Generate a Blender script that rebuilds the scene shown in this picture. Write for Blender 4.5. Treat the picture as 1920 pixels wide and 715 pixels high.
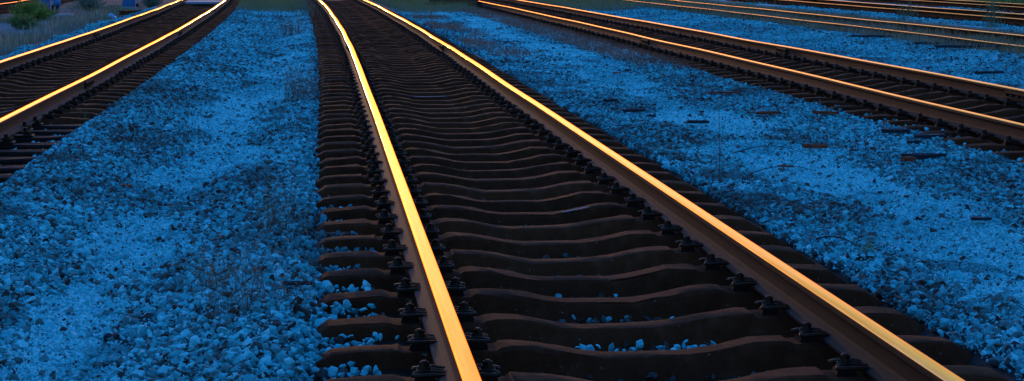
import bpy, math, random
import numpy as np
from mathutils import Vector, Matrix, Euler

random.seed(7)
rng = np.random.default_rng(7)
R = math.radians
scene = bpy.context.scene
for o in list(bpy.data.objects):
    bpy.data.objects.remove(o)

# ------------------------------------------------------------------ camera, sky, sun, exposure
SEAT = 0.0            # top of a sleeper at the rail seat
RAIL_TOP = 0.164      # running surface
CAM_Z = RAIL_TOP + 1.30
cam_d = bpy.data.cameras.new('camera')
cam_d.lens = 68.0
cam_d.sensor_width = 36.0
cam_d.clip_start = 0.1
cam_d.clip_end = 3000
cam = bpy.data.objects.new('camera', cam_d)
cam.location = (0, 0, CAM_Z)
cam.rotation_euler = (R(90 - 6.77), 0, R(-5.6))
scene.collection.objects.link(cam)
scene.camera = cam

SUN_EL, SUN_AZ = 2.2, -2.0
world = bpy.data.worlds.new('World')
scene.world = world
world.use_nodes = True
wn = world.node_tree
sky = wn.nodes.new('ShaderNodeTexSky')
sky.sky_type = 'NISHITA'
sky.sun_disc = False
sky.sun_elevation = R(SUN_EL)
sky.sun_rotation = R(SUN_AZ)
sky.air_density = 1.6
sky.dust_density = 2.0
sky.ozone_density = 6.0
bg = wn.nodes['Background']
bg.inputs['Strength'].default_value = 0.15
wn.links.new(sky.outputs['Color'], bg.inputs['Color'])

sun_d = bpy.data.lights.new('sun', 'SUN')
sun_d.energy = 0.045
sun_d.angle = R(0.5)
sun_d.color = (1.0, 0.50, 0.10)
sun = bpy.data.objects.new('sun', sun_d)
sun.rotation_euler = (R(-(90 - SUN_EL)), 0, R(-SUN_AZ))
sun.location = (0, 80, 20)
scene.collection.objects.link(sun)

vs = scene.view_settings
vs.view_transform = 'Standard'
vs.look = 'None'
vs.gamma = 1.0
vs.use_curve_mapping = False
vs.exposure = 3.5
scene.render.engine = 'CYCLES'

# ------------------------------------------------------------------ helpers
COL = scene.collection

def tag(o, label=None, cat=None, group=None, kind=None):
    if label: o['label'] = label
    if cat: o['category'] = cat
    if group: o['group'] = group
    if kind: o['kind'] = kind
    return o

def link(name, mesh, parent=None, loc=None, rot=None, scale=None):
    o = bpy.data.objects.new(name, mesh)
    COL.objects.link(o)
    if parent is not None: o.parent = parent
    if loc is not None: o.location = loc
    if rot is not None: o.rotation_euler = rot
    if scale is not None: o.scale = scale
    return o

def empty(name, loc=(0, 0, 0), rot=(0, 0, 0)):
    o = bpy.data.objects.new(name, None)
    o.empty_display_size = 0.2
    COL.objects.link(o)
    o.location = loc
    o.rotation_euler = rot
    return o

class MB:
    def __init__(s):
        s.v = []; s.f = []; s.m = []
    def add(s, vs_, fs_, mi=0):
        b = len(s.v)
        s.v += [tuple(v) for v in vs_]
        s.f += [tuple(i + b for i in f) for f in fs_]
        s.m += [mi] * len(fs_)
    def box(s, cx, cy, cz, sx, sy, sz, rz=0, ry=0, mi=0, top=1.0, bev=0.0):
        h = [sx / 2, sy / 2, sz / 2]
        M = Matrix.Translation((cx, cy, cz)) @ Matrix.Rotation(rz, 4, 'Z') @ Matrix.Rotation(ry, 4, 'Y')
        P = []
        if bev <= 0:
            for z in (-1, 1):
                t = top if z > 0 else 1
                for x, y in ((-1, -1), (1, -1), (1, 1), (-1, 1)):
                    P.append(M @ Vector((x * h[0] * t, y * h[1] * t, z * h[2])))
            s.add(P, [(3, 2, 1, 0), (4, 5, 6, 7), (0, 1, 5, 4), (1, 2, 6, 5), (2, 3, 7, 6), (3, 0, 4, 7)], mi)
        else:
            rings = [(-1, 0, bev), (-1, bev, 0), (1, bev, 0), (1, 0, bev)]
            for sg, dz, din in rings:
                z = sg * (h[2] - dz)
                t = top if sg > 0 else 1
                a, b = h[0] * t - din, h[1] * t - din
                c = bev * 0.7
                for x, y in ((-a + c, -b), (a - c, -b), (a, -b + c), (a, b - c), (a - c, b), (-a + c, b), (-a, b - c), (-a, -b + c)):
                    P.append(M @ Vector((x, y, z)))
            F = [tuple(range(7, -1, -1)), tuple(range(24, 32))]
            for r in range(3):
                for k in range(8):
                    F.append((r * 8 + k, r * 8 + (k + 1) % 8, r * 8 + 8 + (k + 1) % 8, r * 8 + 8 + k))
            s.add(P, F, mi)
    def tube(s, pts, rad, n=6, mi=0, cap=True):
        pts = [Vector(p) for p in pts]
        if not isinstance(rad, (list, tuple)): rad = [rad] * len(pts)
        P = []; F = []
        for i, p in enumerate(pts):
            t = (pts[min(i + 1, len(pts) - 1)] - pts[max(i - 1, 0)]).normalized()
            up = Vector((0, 0, 1)) if abs(t.z) < 0.9 else Vector((1, 0, 0))
            a = t.cross(up).normalized(); b = a.cross(t).normalized()
            for k in range(n):
                an = 2 * math.pi * k / n
                P.append(p + (a * math.cos(an) + b * math.sin(an)) * rad[i])
        for i in range(len(pts) - 1):
            for k in range(n):
                F.append((i * n + k, i * n + (k + 1) % n, (i + 1) * n + (k + 1) % n, (i + 1) * n + k))
        if cap:
            F.append(tuple(range(n - 1, -1, -1)))
            F.append(tuple((len(pts) - 1) * n + k for k in range(n)))
        s.add(P, F, mi)
    def mesh(s, name, mats, smooth=False):
        me = bpy.data.meshes.new(name)
        me.from_pydata(s.v, [], s.f)
        for m in (mats if isinstance(mats, (list, tuple)) else [mats]): me.materials.append(m)
        me.polygons.foreach_set('material_index', s.m)
        if smooth: me.polygons.foreach_set('use_smooth', [True] * len(s.f))
        me.update()
        return me
    def build(s, name, mats, parent=None, smooth=False, **k):
        return link(name, s.mesh(name, mats, smooth), parent, **k)

# 2-D value noise ---------------------------------------------------
_perm = rng.random((256, 256))
def vnoise(x, y):
    x = np.asarray(x, float); y = np.asarray(y, float)
    xi = np.floor(x).astype(int); yi = np.floor(y).astype(int)
    fx = x - xi; fy = y - yi
    fx = fx * fx * (3 - 2 * fx); fy = fy * fy * (3 - 2 * fy)
    g = lambda a, b: _perm[a & 255, b & 255]
    return (g(xi, yi) * (1 - fx) + g(xi + 1, yi) * fx) * (1 - fy) + (g(xi, yi + 1) * (1 - fx) + g(xi + 1, yi + 1) * fx) * fy
def fbm(x, y, o=3):
    r = 0; a = .5; t = 0
    for i in range(o):
        r = r + a * vnoise(x * 2 ** i + 17 * i, y * 2 ** i + 31 * i); t += a; a *= .5
    return r / t

# the yard: track centre lines --------------------------------------
def bend(y):
    return -0.46 * (np.maximum(0, (np.asarray(y, float) - 23) / 41)) ** 1.8
def wob(y, k):
    y = np.asarray(y, float)
    return (.4 if k == 2 else .3) * .012 * np.sin(y * .31 + k * 1.7) * np.clip((y - 12) / 15, 0, 1) + .004 * np.sin(y * .83 + k) * np.clip((y - 24) / 10, 0, 1)
TR = {0: (-11.5, .0), 1: (-3.40, -.0015), 2: (1.21, 0.), 3: (6.35, .0), 4: (11.65, -.005), 5: (16.6, 0.), 6: (20.8, 0.)}
def centre(k, y):
    c, a = TR[k]
    return c + a * (np.asarray(y, float) - 15) + bend(y) * (1 if k else .4) + wob(y, k)
def sag(k, y):       # settled track: the running line dips and rises a little
    y = np.asarray(y, float)
    return (.010 * np.sin(y * .42 + 1.3 * k) + .006 * np.sin(y * .95 + 2.1 * k)) * np.clip((y - 9) / 14, 0, 1) * (.45 if k == 2 else .35) - .006 * (1. if k < 3 else .4) * np.exp(-((y - 31 - 1.5 * (k % 2)) / 1.6) ** 2)

def sstep(a, b, x):
    t = np.clip((x - a) / (b - a), 0, 1)
    return t * t * (3 - 2 * t)

def ground_z(x, y):
    x = np.asarray(x, float); y = np.asarray(y, float)
    z = np.full(np.broadcast(x, y).shape, -.055) + 0 * x
    z = z + (fbm(x * 1.1, y * .7) - .5) * .05
    c1, c2, c3, c4, c5 = (centre(k, y) for k in (1, 2, 3, 4, 5))
    # heaps beside track 1, dip in the walkway
    z = z + .07 * np.exp(-((x - (c1 + 1.42)) / .35) ** 2) - .03 * np.exp(-((x + .95) / .35) ** 2)
    z = z + .05 * np.exp(-((x - (c2 - 1.42)) / .22) ** 2)
    z = z + .02 * np.exp(-((x - (c2 + 1.5)) / .3) ** 2) + .035 * np.exp(-((x - (c3 - 1.35)) / .35) ** 2)
    # shoulder on the far left, then the dirt
    L = sstep(c1 - 1.45, c1 - 2.35, x)
    z = z * (1 - L) + (-.30 + (fbm(x * .5, y * .4) - .5) * .18) * L
    # ground rises towards the overgrown track
    Rr = sstep(8.9, 10.4, x)
    z = z * (1 - Rr) + (.05 + (fbm(x * .6, y * .4) - .5) * .06) * Rr
    z = z + .05 * np.exp(-((x - (c4 - 1.35)) / .55) ** 2)
    # cribs
    for k, c, d in ((1, c1, -.135), (2, c2, -.135), (3, c3, -.12)):
        w = sstep(1.34, 1.2, np.abs(x - c))
        if k == 2:
            dd = np.where(x - c < -.85, -.07 - .05 * sstep(10, 15, y), d)
        elif k == 3:
            dd = np.where(x - c < -.85, -.07, d)
        else:
            dd = np.where(x - c > .85, -.075, d)
        z = z * (1 - w) + (dd + (fbm(x * 3, y * 3) - .5) * .04) * w
    for c, d in ((c4, .02), (c5, -.07), (centre(6, y), -.05)):
        w = sstep(1.5, 1.2, np.abs(x - c))
        z = z * (1 - w) + d * w
    return z

# ------------------------------------------------------------------ materials
def mat(name):
    m = bpy.data.materials.new(name); m.use_nodes = True
    nt = m.node_tree
    return m, nt, nt.nodes['Principled BSDF']
def N(nt, t, **k):
    n = nt.nodes.new(t)
    for a, b in k.items(): setattr(n, a, b)
    return n
def ramp(nt, fac, stops):
    r = N(nt, 'ShaderNodeValToRGB')
    e = r.color_ramp.elements
    while len(e) < len(stops): e.new(.5)
    for i, (p, c) in enumerate(stops):
        e[i].position = p; e[i].color = (*c, 1)
    nt.links.new(fac, r.inputs[0])
    return r
def noise(nt, scale, detail=4, rough=.6, coord='Object', vec=None, stretch=None):
    t = N(nt, 'ShaderNodeTexNoise')
    t.inputs['Scale'].default_value = scale
    t.inputs['Detail'].default_value = detail
    t.inputs['Roughness'].default_value = rough
    c = N(nt, 'ShaderNodeTexCoord')
    src = c.outputs[coord] if vec is None else vec
    if stretch:
        mp = N(nt, 'ShaderNodeMapping'); mp.inputs['Scale'].default_value = stretch
        nt.links.new(src, mp.inputs['Vector']); src = mp.outputs['Vector']
    nt.links.new(src, t.inputs['Vector'])
    return t
def bump(nt, bsdf, h, strength, dist):
    b = N(nt, 'ShaderNodeBump')
    b.inputs['Strength'].default_value = strength
    b.inputs['Distance'].default_value = dist
    nt.links.new(h, b.inputs['Height'])
    nt.links.new(b.outputs['Normal'], bsdf.inputs['Normal'])
    return b
def simple(name, c1, c2, scale=8, rough=.8, bs=.3, bd=.01, metallic=0., coord='Object', stretch=None, spec=.2):
    m, nt, b = mat(name)
    t = noise(nt, scale, 6, .65, coord, stretch=stretch)
    r = ramp(nt, t.outputs['Fac'], [(.3, c1), (.7, c2)])
    nt.links.new(r.outputs['Color'], b.inputs['Base Color'])
    b.inputs['Roughness'].default_value = rough
    b.inputs['Metallic'].default_value = metallic
    b.inputs['Specular IOR Level'].default_value = spec
    bump(nt, b, t.outputs['Fac'], bs, bd)
    return m

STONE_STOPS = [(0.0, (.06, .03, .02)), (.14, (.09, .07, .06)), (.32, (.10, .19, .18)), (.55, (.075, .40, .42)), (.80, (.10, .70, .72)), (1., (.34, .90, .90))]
def stone_material():
    m, nt, b = mat('ballast_stone')
    a = N(nt, 'ShaderNodeAttribute'); a.attribute_type = 'INSTANCER'; a.attribute_name = 'tone'
    t = noise(nt, 1.3, 5, .7)
    add = N(nt, 'ShaderNodeMath', operation='MULTIPLY_ADD')
    nt.links.new(t.outputs['Fac'], add.inputs[0]); add.inputs[1].default_value = .5; add.inputs[2].default_value = -.25
    s = N(nt, 'ShaderNodeMath', operation='ADD')
    nt.links.new(a.outputs['Fac'], s.inputs[0]); nt.links.new(add.outputs[0], s.inputs[1])
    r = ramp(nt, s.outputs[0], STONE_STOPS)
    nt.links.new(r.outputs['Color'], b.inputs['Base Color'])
    b.inputs['Roughness'].default_value = .85
    b.inputs['Specular IOR Level'].default_value = .2
    t2 = noise(nt, 4, 5, .7)
    bump(nt, b, t2.outputs['Fac'], .5, .25)
    return m
M_stone = stone_material()

def ground_material():
    m, nt, b = mat('ground')
    co = N(nt, 'ShaderNodeTexCoord')
    fine = noise(nt, 55, 5, .75, 'Object')
    mid = noise(nt, 9, 4, .65, 'Object')
    vo = N(nt, 'ShaderNodeTexVoronoi'); vo.inputs['Scale'].default_value = 42
    nt.links.new(co.outputs['Object'], vo.inputs['Vector'])
    sep = N(nt, 'ShaderNodeSeparateColor'); nt.links.new(vo.outputs['Color'], sep.inputs[0])
    mx = N(nt, 'ShaderNodeMath', operation='MULTIPLY_ADD')
    nt.links.new(mid.outputs['Fac'], mx.inputs[0]); mx.inputs[1].default_value = .5
    nt.links.new(sep.outputs[0], mx.inputs[2])
    mm = N(nt, 'ShaderNodeMath', operation='MULTIPLY'); nt.links.new(mx.outputs[0], mm.inputs[0]); mm.inputs[1].default_value = .66
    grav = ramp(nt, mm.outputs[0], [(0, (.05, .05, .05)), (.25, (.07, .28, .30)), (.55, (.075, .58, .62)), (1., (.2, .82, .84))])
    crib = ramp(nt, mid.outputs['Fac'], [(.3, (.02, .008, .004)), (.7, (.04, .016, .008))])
    gap_shade = ramp(nt, mid.outputs['Fac'], [(.3, (.03, .02, .016)), (.7, (.06, .055, .055))])  # shade in the gaps between coarse stones, painted into the ground colour
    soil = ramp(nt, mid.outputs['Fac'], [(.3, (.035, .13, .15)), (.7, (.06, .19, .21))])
    turf = ramp(nt, mid.outputs['Fac'], [(.3, (.035, .055, .045)), (.7, (.07, .095, .08))])
    z = N(nt, 'ShaderNodeAttribute'); z.attribute_name = 'zone'
    zs = N(nt, 'ShaderNodeSeparateColor'); nt.links.new(z.outputs['Color'], zs.inputs[0])
    col = grav.outputs['Color']
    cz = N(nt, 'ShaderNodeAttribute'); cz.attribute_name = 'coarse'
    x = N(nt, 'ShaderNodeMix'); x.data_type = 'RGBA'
    nt.links.new(cz.outputs['Fac'], x.inputs[0]); nt.links.new(col, x.inputs[6]); nt.links.new(gap_shade.outputs['Color'], x.inputs[7])
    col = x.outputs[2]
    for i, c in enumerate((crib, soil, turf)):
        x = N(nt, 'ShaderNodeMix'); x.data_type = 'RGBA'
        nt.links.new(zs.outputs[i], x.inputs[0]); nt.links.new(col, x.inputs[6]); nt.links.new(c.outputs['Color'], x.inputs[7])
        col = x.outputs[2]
    nt.links.new(col, b.inputs['Base Color'])
    b.inputs['Roughness'].default_value = .9
    b.inputs['Specular IOR Level'].default_value = .15
    h = N(nt, 'ShaderNodeMath', operation='ADD'); nt.links.new(fine.outputs['Fac'], h.inputs[0]); nt.links.new(vo.outputs['Distance'], h.inputs[1])
    bump(nt, b, h.outputs[0], .8, .012)
    return m
M_ground = ground_material()

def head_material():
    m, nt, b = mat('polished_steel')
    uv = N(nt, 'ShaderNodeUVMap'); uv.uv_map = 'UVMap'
    t = noise(nt, 1, 4, .6, vec=uv.outputs['UV'], stretch=(420, .5, 1))
    t2 = noise(nt, 1, 3, .6, vec=uv.outputs['UV'], stretch=(60, 2.2, 1))
    t3 = noise(nt, 1, 5, .7, vec=uv.outputs['UV'], stretch=(25, .9, 1))
    am = N(nt, 'ShaderNodeMath', operation='MULTIPLY_ADD'); nt.links.new(t3.outputs['Fac'], am.inputs[0]); am.inputs[1].default_value = .8
    ad = N(nt, 'ShaderNodeMath', operation='MULTIPLY_ADD'); nt.links.new(t.outputs['Fac'], ad.inputs[0]); ad.inputs[1].default_value = .8; ad.inputs[2].default_value = -.3
    nt.links.new(ad.outputs[0], am.inputs[2])
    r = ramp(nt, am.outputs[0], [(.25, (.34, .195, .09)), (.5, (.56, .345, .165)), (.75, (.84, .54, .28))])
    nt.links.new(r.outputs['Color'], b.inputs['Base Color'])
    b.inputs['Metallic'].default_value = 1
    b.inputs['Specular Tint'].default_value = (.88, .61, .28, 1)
    mr = N(nt, 'ShaderNodeMapRange'); nt.links.new(t2.outputs['Fac'], mr.inputs[0])
    mr.inputs[1].default_value = .3; mr.inputs[2].default_value = .7; mr.inputs[3].default_value = .06; mr.inputs[4].default_value = .13
    nt.links.new(mr.outputs[0], b.inputs['Roughness'])
    bump(nt, b, t.outputs['Fac'], .08, .001)
    return m
M_head = head_material()
M_rust = simple('rusty_steel', (.014, .004, .001), (.042, .0120, .0032), 22, .75, .35, .004, 0., stretch=(1, .25, 1))
M_rustd = simple('dark_rusty_steel', (.018, .005, .0012), (.04, .012, .003), 14, .85, .35, .004, 0., stretch=(1, .25, 1), spec=.1)
M_orust = simple('orange_rust', (.12, .03, .006), (.28, .075, .018), 14, .85, .35, .004)
M_orust2 = simple('brown_old_timber', (.07, .03, .014), (.2, .09, .045), 9, .85, .5, .01, stretch=(1, 9, 9))
M_iron = simple('fastening_iron', (.022, .006, .0018), (.07, .02, .006), 40, .65, .3, .002, .15)
M_plate = simple('black_plastic', (.018, .004, .0012), (.035, .009, .003), 30, .9, .2, .002)

def concrete_material():
    m, nt, b = mat('stained_concrete')
    t = noise(nt, 7, 8, .8); t2 = noise(nt, 38, 3, .6)
    o = N(nt, 'ShaderNodeObjectInfo')
    r = ramp(nt, t.outputs['Fac'], [(.22, (.044, .009, .0026)), (.5, (.105, .0225, .0075)), (.78, (.18, .048, .020))])
    hs = N(nt, 'ShaderNodeHueSaturation')
    mr = N(nt, 'ShaderNodeMapRange'); nt.links.new(o.outputs['Random'], mr.inputs[0]); mr.inputs[3].default_value = .7; mr.inputs[4].default_value = 1.2
    nt.links.new(mr.outputs[0], hs.inputs['Value']); nt.links.new(r.outputs['Color'], hs.inputs['Color'])
    # scattered pale specks
    sp = ramp(nt, t2.outputs['Fac'], [(.68, (0, 0, 0)), (.75, (1, 1, 1))])
    mx = N(nt, 'ShaderNodeMix'); mx.data_type = 'RGBA'
    nt.links.new(sp.outputs['Color'], mx.inputs[0]); nt.links.new(hs.outputs['Color'], mx.inputs[6]); mx.inputs[7].default_value = (.20, .15, .11, 1)
    nt.links.new(mx.outputs[2], b.inputs['Base Color'])
    b.inputs['Roughness'].default_value = .9
    b.inputs['Specular IOR Level'].default_value = .08
    bump(nt, b, t.outputs['Fac'], .8, .02)
    return m
M_conc = concrete_material()
M_timber = simple('tarred_timber', (.008, .003, .0012), (.03, .011, .005), 9, .8, .6, .01, stretch=(1, 9, 9), spec=.1)
M_wood = simple('weathered_wood', (.06, .011, .004), (.40, .075, .026), 12, .8, .6, .006, stretch=(1, 8, 8))
M_dwood = simple('dark_bark', (.010, .012, .018), (.03, .032, .04), 16, .8, .6, .006, stretch=(1, 5, 5))
M_white = simple('pale_paint', (.16, .19, .22), (.34, .38, .42), 40, .8, .2, .002)
M_blue = simple('blue_painted_metal', (.04, .14, .30), (.055, .18, .36), 6, .5, .05, .002)
M_blued = simple('dark_blue_metal', (.015, .03, .06), (.03, .05, .09), 6, .6, .05, .002)
M_pale = simple('pale_concrete', (.34, .28, .27), (.5, .42, .40), 12, .8, .3, .006)
M_plastic = simple('crumpled_blue_plastic', (.12, .36, .6), (.3, .55, .75), 20, .4, .3, .004)
def leaf(name, c1, c2, tr=.25):
    m, nt, b = mat(name)
    t = noise(nt, .9, 4, .7)
    r = ramp(nt, t.outputs['Fac'], [(.3, c1), (.7, c2)])
    nt.links.new(r.outputs['Color'], b.inputs['Base Color'])
    b.inputs['Roughness'].default_value = .7
    b.inputs['Specular IOR Level'].default_value = .2
    td = N(nt, 'ShaderNodeBsdfTranslucent'); nt.links.new(r.outputs['Color'], td.inputs['Color'])
    mx = N(nt, 'ShaderNodeMixShader'); mx.inputs[0].default_value = tr
    nt.links.new(b.outputs[0], mx.inputs[1]); nt.links.new(td.outputs[0], mx.inputs[2])
    nt.links.new(mx.outputs[0], nt.nodes['Material Output'].inputs['Surface'])
    return m
M_grass = leaf('grey_green_grass', (.13, .14, .09), (.27, .27, .18))
M_grassl = leaf('green_grass', (.12, .15, .035), (.26, .29, .08))
M_dry = leaf('dry_brown_grass', (.16, .08, .05), (.32, .18, .12))
M_straw = leaf('pale_seed_heads', (.3, .24, .18), (.5, .42, .32))
M_bush = leaf('bush_leaves', (.16, .17, .025), (.40, .40, .06))
M_yel = leaf('yellow_green_leaves', (.10, .14, .03), (.2, .22, .05))

# ------------------------------------------------------------------ ground
# how much of the strip is coarse (1) or fine walkway gravel (0)
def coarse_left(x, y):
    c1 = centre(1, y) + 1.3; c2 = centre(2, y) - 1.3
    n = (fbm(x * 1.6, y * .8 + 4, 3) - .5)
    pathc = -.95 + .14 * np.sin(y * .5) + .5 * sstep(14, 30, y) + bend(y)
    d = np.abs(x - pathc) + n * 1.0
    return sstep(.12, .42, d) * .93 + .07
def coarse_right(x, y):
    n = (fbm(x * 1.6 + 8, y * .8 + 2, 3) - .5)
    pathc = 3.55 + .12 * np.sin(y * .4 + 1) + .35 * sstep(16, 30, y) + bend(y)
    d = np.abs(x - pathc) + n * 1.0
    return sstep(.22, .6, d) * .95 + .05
def axis(a, b, step, outer):
    core = list(np.arange(a, b + step / 2, step))
    lo = []; hi = []; d = step * 2; x = a
    while x > -outer: x -= d; lo.append(x); d *= 1.5
    d = step * 2; x = core[-1]
    while x < outer: x += d; hi.append(x); d *= 1.5
    return np.array(lo[::-1] + core + hi)
gx = axis(-14, 24, .11, 900)
gy = axis(3.5, 72, .16, 900)
GX, GY = np.meshgrid(gx, gy)
GZ = ground_z(GX, GY)
nx, ny = len(gx), len(gy)
verts = np.stack([GX.ravel(), GY.ravel(), GZ.ravel()], 1)
ii = np.arange(nx * ny).reshape(ny, nx)
faces = np.stack([ii[:-1, :-1].ravel(), ii[:-1, 1:].ravel(), ii[1:, 1:].ravel(), ii[1:, :-1].ravel()], 1)
gm = bpy.data.meshes.new('ground')
gm.vertices.add(len(verts)); gm.vertices.foreach_set('co', verts.ravel())
gm.loops.add(faces.size); gm.loops.foreach_set('vertex_index', faces.ravel())
gm.polygons.add(len(faces)); gm.polygons.foreach_set('loop_start', np.arange(0, faces.size, 4)); gm.polygons.foreach_set('loop_total', np.full(len(faces), 4))
gm.update(calc_edges=True)
gm.polygons.foreach_set('use_smooth', [True] * len(faces))

def zones(x, y):
    c = {k: centre(k, y) for k in TR}
    n = fbm(x * .9 + 5, y * .5, 3)
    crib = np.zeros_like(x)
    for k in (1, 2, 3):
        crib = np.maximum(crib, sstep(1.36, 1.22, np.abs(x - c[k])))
    for k in (5, 6):
        crib = np.maximum(crib, sstep(2.1, 1.5, np.abs(x - c[k]) + (n - .5) * .8))
    soil = sstep(c[1] - 2.0, c[1] - 2.3, x + (n - .5) * .7)
    turf = sstep(9.9, 10.3, x + (n - .5) * .8) * sstep(14.4, 13.6, x + (n - .5) * 1.)
    turf = np.maximum(turf, sstep(22.0, 22.6, x))
    turf = np.maximum(turf, sstep(57, 60, y + (n - .5) * 10) * (x < 9.6) * (1 - crib))
    turf = np.maximum(turf, soil * sstep(.46, .58, fbm(x * .35 + 3, y * .22 + 9, 3)))
    turf = np.maximum(turf, soil * sstep(c[1] - 3.4, c[1] - 2.6, x) * .8)
    turf = np.maximum(turf, sstep(c[0] + .4, c[0] - .2, x))
    return crib, soil, turf
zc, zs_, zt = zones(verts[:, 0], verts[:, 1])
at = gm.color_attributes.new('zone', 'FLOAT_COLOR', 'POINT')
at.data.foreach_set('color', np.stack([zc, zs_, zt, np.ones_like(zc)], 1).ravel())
vx, vy = verts[:, 0], verts[:, 1]
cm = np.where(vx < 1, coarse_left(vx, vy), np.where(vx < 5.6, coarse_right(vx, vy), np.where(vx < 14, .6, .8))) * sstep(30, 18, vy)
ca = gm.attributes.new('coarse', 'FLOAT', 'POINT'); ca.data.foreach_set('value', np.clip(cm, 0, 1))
gm.materials.append(M_ground)
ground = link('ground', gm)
tag(ground, 'blue grey gravel and soil of the rail yard', 'ground', kind='structure')

# ------------------------------------------------------------------ tracks
def rail_profile():
    half = [(0, .172), (.010, .1717), (.020, .1707), (.0265, .1691), (.0312, .1667), (.0345, .1632), (.036, .158), (.0362, .139), (.034, .135),
            (.013, .128), (.0095, .118), (.0085, .08), (.0095, .048), (.015, .033), (.045, .020), (.074, .0125), (.075, .010), (.075, 0)]
    half = [(x * (.93 if z > .1 else .84), z * .151 / .172) for x, z in half]
    right = half
    left = [(-x, z) for x, z in half[1:]][::-1]
    return left + right        # from bottom-left over the top to bottom-right
PROF = rail_profile()
def build_rail(parent, k, side, y0, y1, step=.3):
    ys = np.arange(y0, y1 + step / 2, step)
    ti = -side / 38.0
    n = len(PROF)
    cx = centre(k, ys) + side * .7525
    cz = sag(k, ys) + .013
    P = np.zeros((len(ys), n, 3))
    for j, (px, pz) in enumerate(PROF):
        P[:, j, 0] = cx + px + ti * -1 * (pz - .151) * -1
        P[:, j, 1] = ys
        P[:, j, 2] = cz + pz + px * (-ti)
    F = []; MI = []; UV = []
    arc = [0]
    for j in range(1, n): arc.append(arc[-1] + math.dist(PROF[j], PROF[j - 1]))
    for i in range(len(ys) - 1):
        for j in range(n):
            j2 = (j + 1) % n
            F.append((i * n + j, (i + 1) * n + j, (i + 1) * n + j2, i * n + j2))
            xm = (PROF[j][0] + PROF[j2][0]) / 2
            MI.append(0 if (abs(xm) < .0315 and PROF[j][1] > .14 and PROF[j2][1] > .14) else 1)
            u0, u1 = arc[j], (arc[j2] if j2 else arc[j] + .15)
            UV += [(u0, ys[i]), (u0, ys[i + 1]), (u1, ys[i + 1]), (u1, ys[i])]
    F.append(tuple(range(n))); MI.append(1); UV += [(0, 0)] * n
    F.append(tuple((len(ys) - 1) * n + j for j in range(n - 1, -1, -1))); MI.append(1); UV += [(0, 0)] * n
    me = bpy.data.meshes.new('rail')
    me.from_pydata(P.reshape(-1, 3).tolist(), [], F)
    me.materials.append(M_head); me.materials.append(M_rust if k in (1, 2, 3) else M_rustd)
    me.polygons.foreach_set('material_index', MI)
    me.polygons.foreach_set('use_smooth', [m == 0 for m in MI])
    uvl = me.uv_layers.new(name='UVMap')
    uvl.data.foreach_set('uv', np.array(UV).ravel())
    me.update()
    return link('rail', me, parent)

def sleeper_mesh(seed):
    r = np.random.default_rng(seed)
    st = [(-1.30, -.075, .058), (-1.285, -.058, .066), (-1.20, -.006, .075), (-1.10, .002, .078), (-.97, .006, .078), (-.945, .004, .08), (-.925, -.003, .085), (-.75, -.001, .088), (-.575, -.003, .085),
          (-.555, .008, .08), (-.51, .011, .076), (-.42, .006, .070), (-.33, -.010, .066), (-.24, -.030, .064), (-.15, -.040, .064), (0, -.042, .064)]
    st = st + [(-a, b, c) for a, b, c in st[:-1]][::-1]
    V = []; F = []
    for x, z, w in st:
        z += r.normal(0, .0015)
        for yy, zz in ((-.150, -.21), (-.128, -.13), (-w - .012, z - .016), (-w, z - .004), (-w + .008, z), (w - .008, z), (w, z - .004), (w + .012, z - .016), (.128, -.13), (.150, -.21)):
            V.append((x + r.normal(0, .0015), yy + r.normal(0, .0035), zz + (r.normal(0, .002) if zz > -.1 else 0)))
    n = 10
    for i in range(len(st) - 1):
        for j in range(n):
            F.append((i * n + j, i * n + (j + 1) % n, (i + 1) * n + (j + 1) % n, (i + 1) * n + j))
    F.append(tuple(range(n - 1, -1, -1)))
    F.append(tuple((len(st) - 1) * n + j for j in range(n)))
    me = bpy.data.meshes.new('sleeper'); me.from_pydata(V, [], [f[::-1] for f in F])
    me.materials.append(M_conc)
    me.polygons.foreach_set('use_smooth', [j % 10 not in (0, 1, 7, 8, 9) for j in range(len(F) - 2)] + [False, False])
    me.set_sharp_from_angle(angle=R(25))
    me.update()
    return me
SLP = [sleeper_mesh(i) for i in range(5)]
def timber_mesh(seed):
    r = np.random.default_rng(seed)
    b = MB()
    xs = np.linspace(-1.3, 1.3, 12)
    V = []; F = []
    prof = [(-.128, -.16), (-.13, -.02), (-.115, -.002), (-.03, .002), (.05, -.002), (.116, -.004), (.13, -.02), (.128, -.16)]
    for x in xs:
        for yy, zz in prof:
            V.append((x, yy + r.normal(0, .005), zz - .004 + r.normal(0, .004)))
    for i in range(11):
        for j in range(8):
            F.append((i * 8 + j, (i + 1) * 8 + j, (i + 1) * 8 + (j + 1) % 8, i * 8 + (j + 1) % 8))
    F.append(tuple(range(8))); F.append(tuple(88 + j for j in range(7, -1, -1)))
    me = bpy.data.meshes.new('timber_sleeper'); me.from_pydata(V, [], F); me.materials.append(M_timber); me.update()
    return me
TIM = [timber_mesh(i) for i in range(3)]

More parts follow.
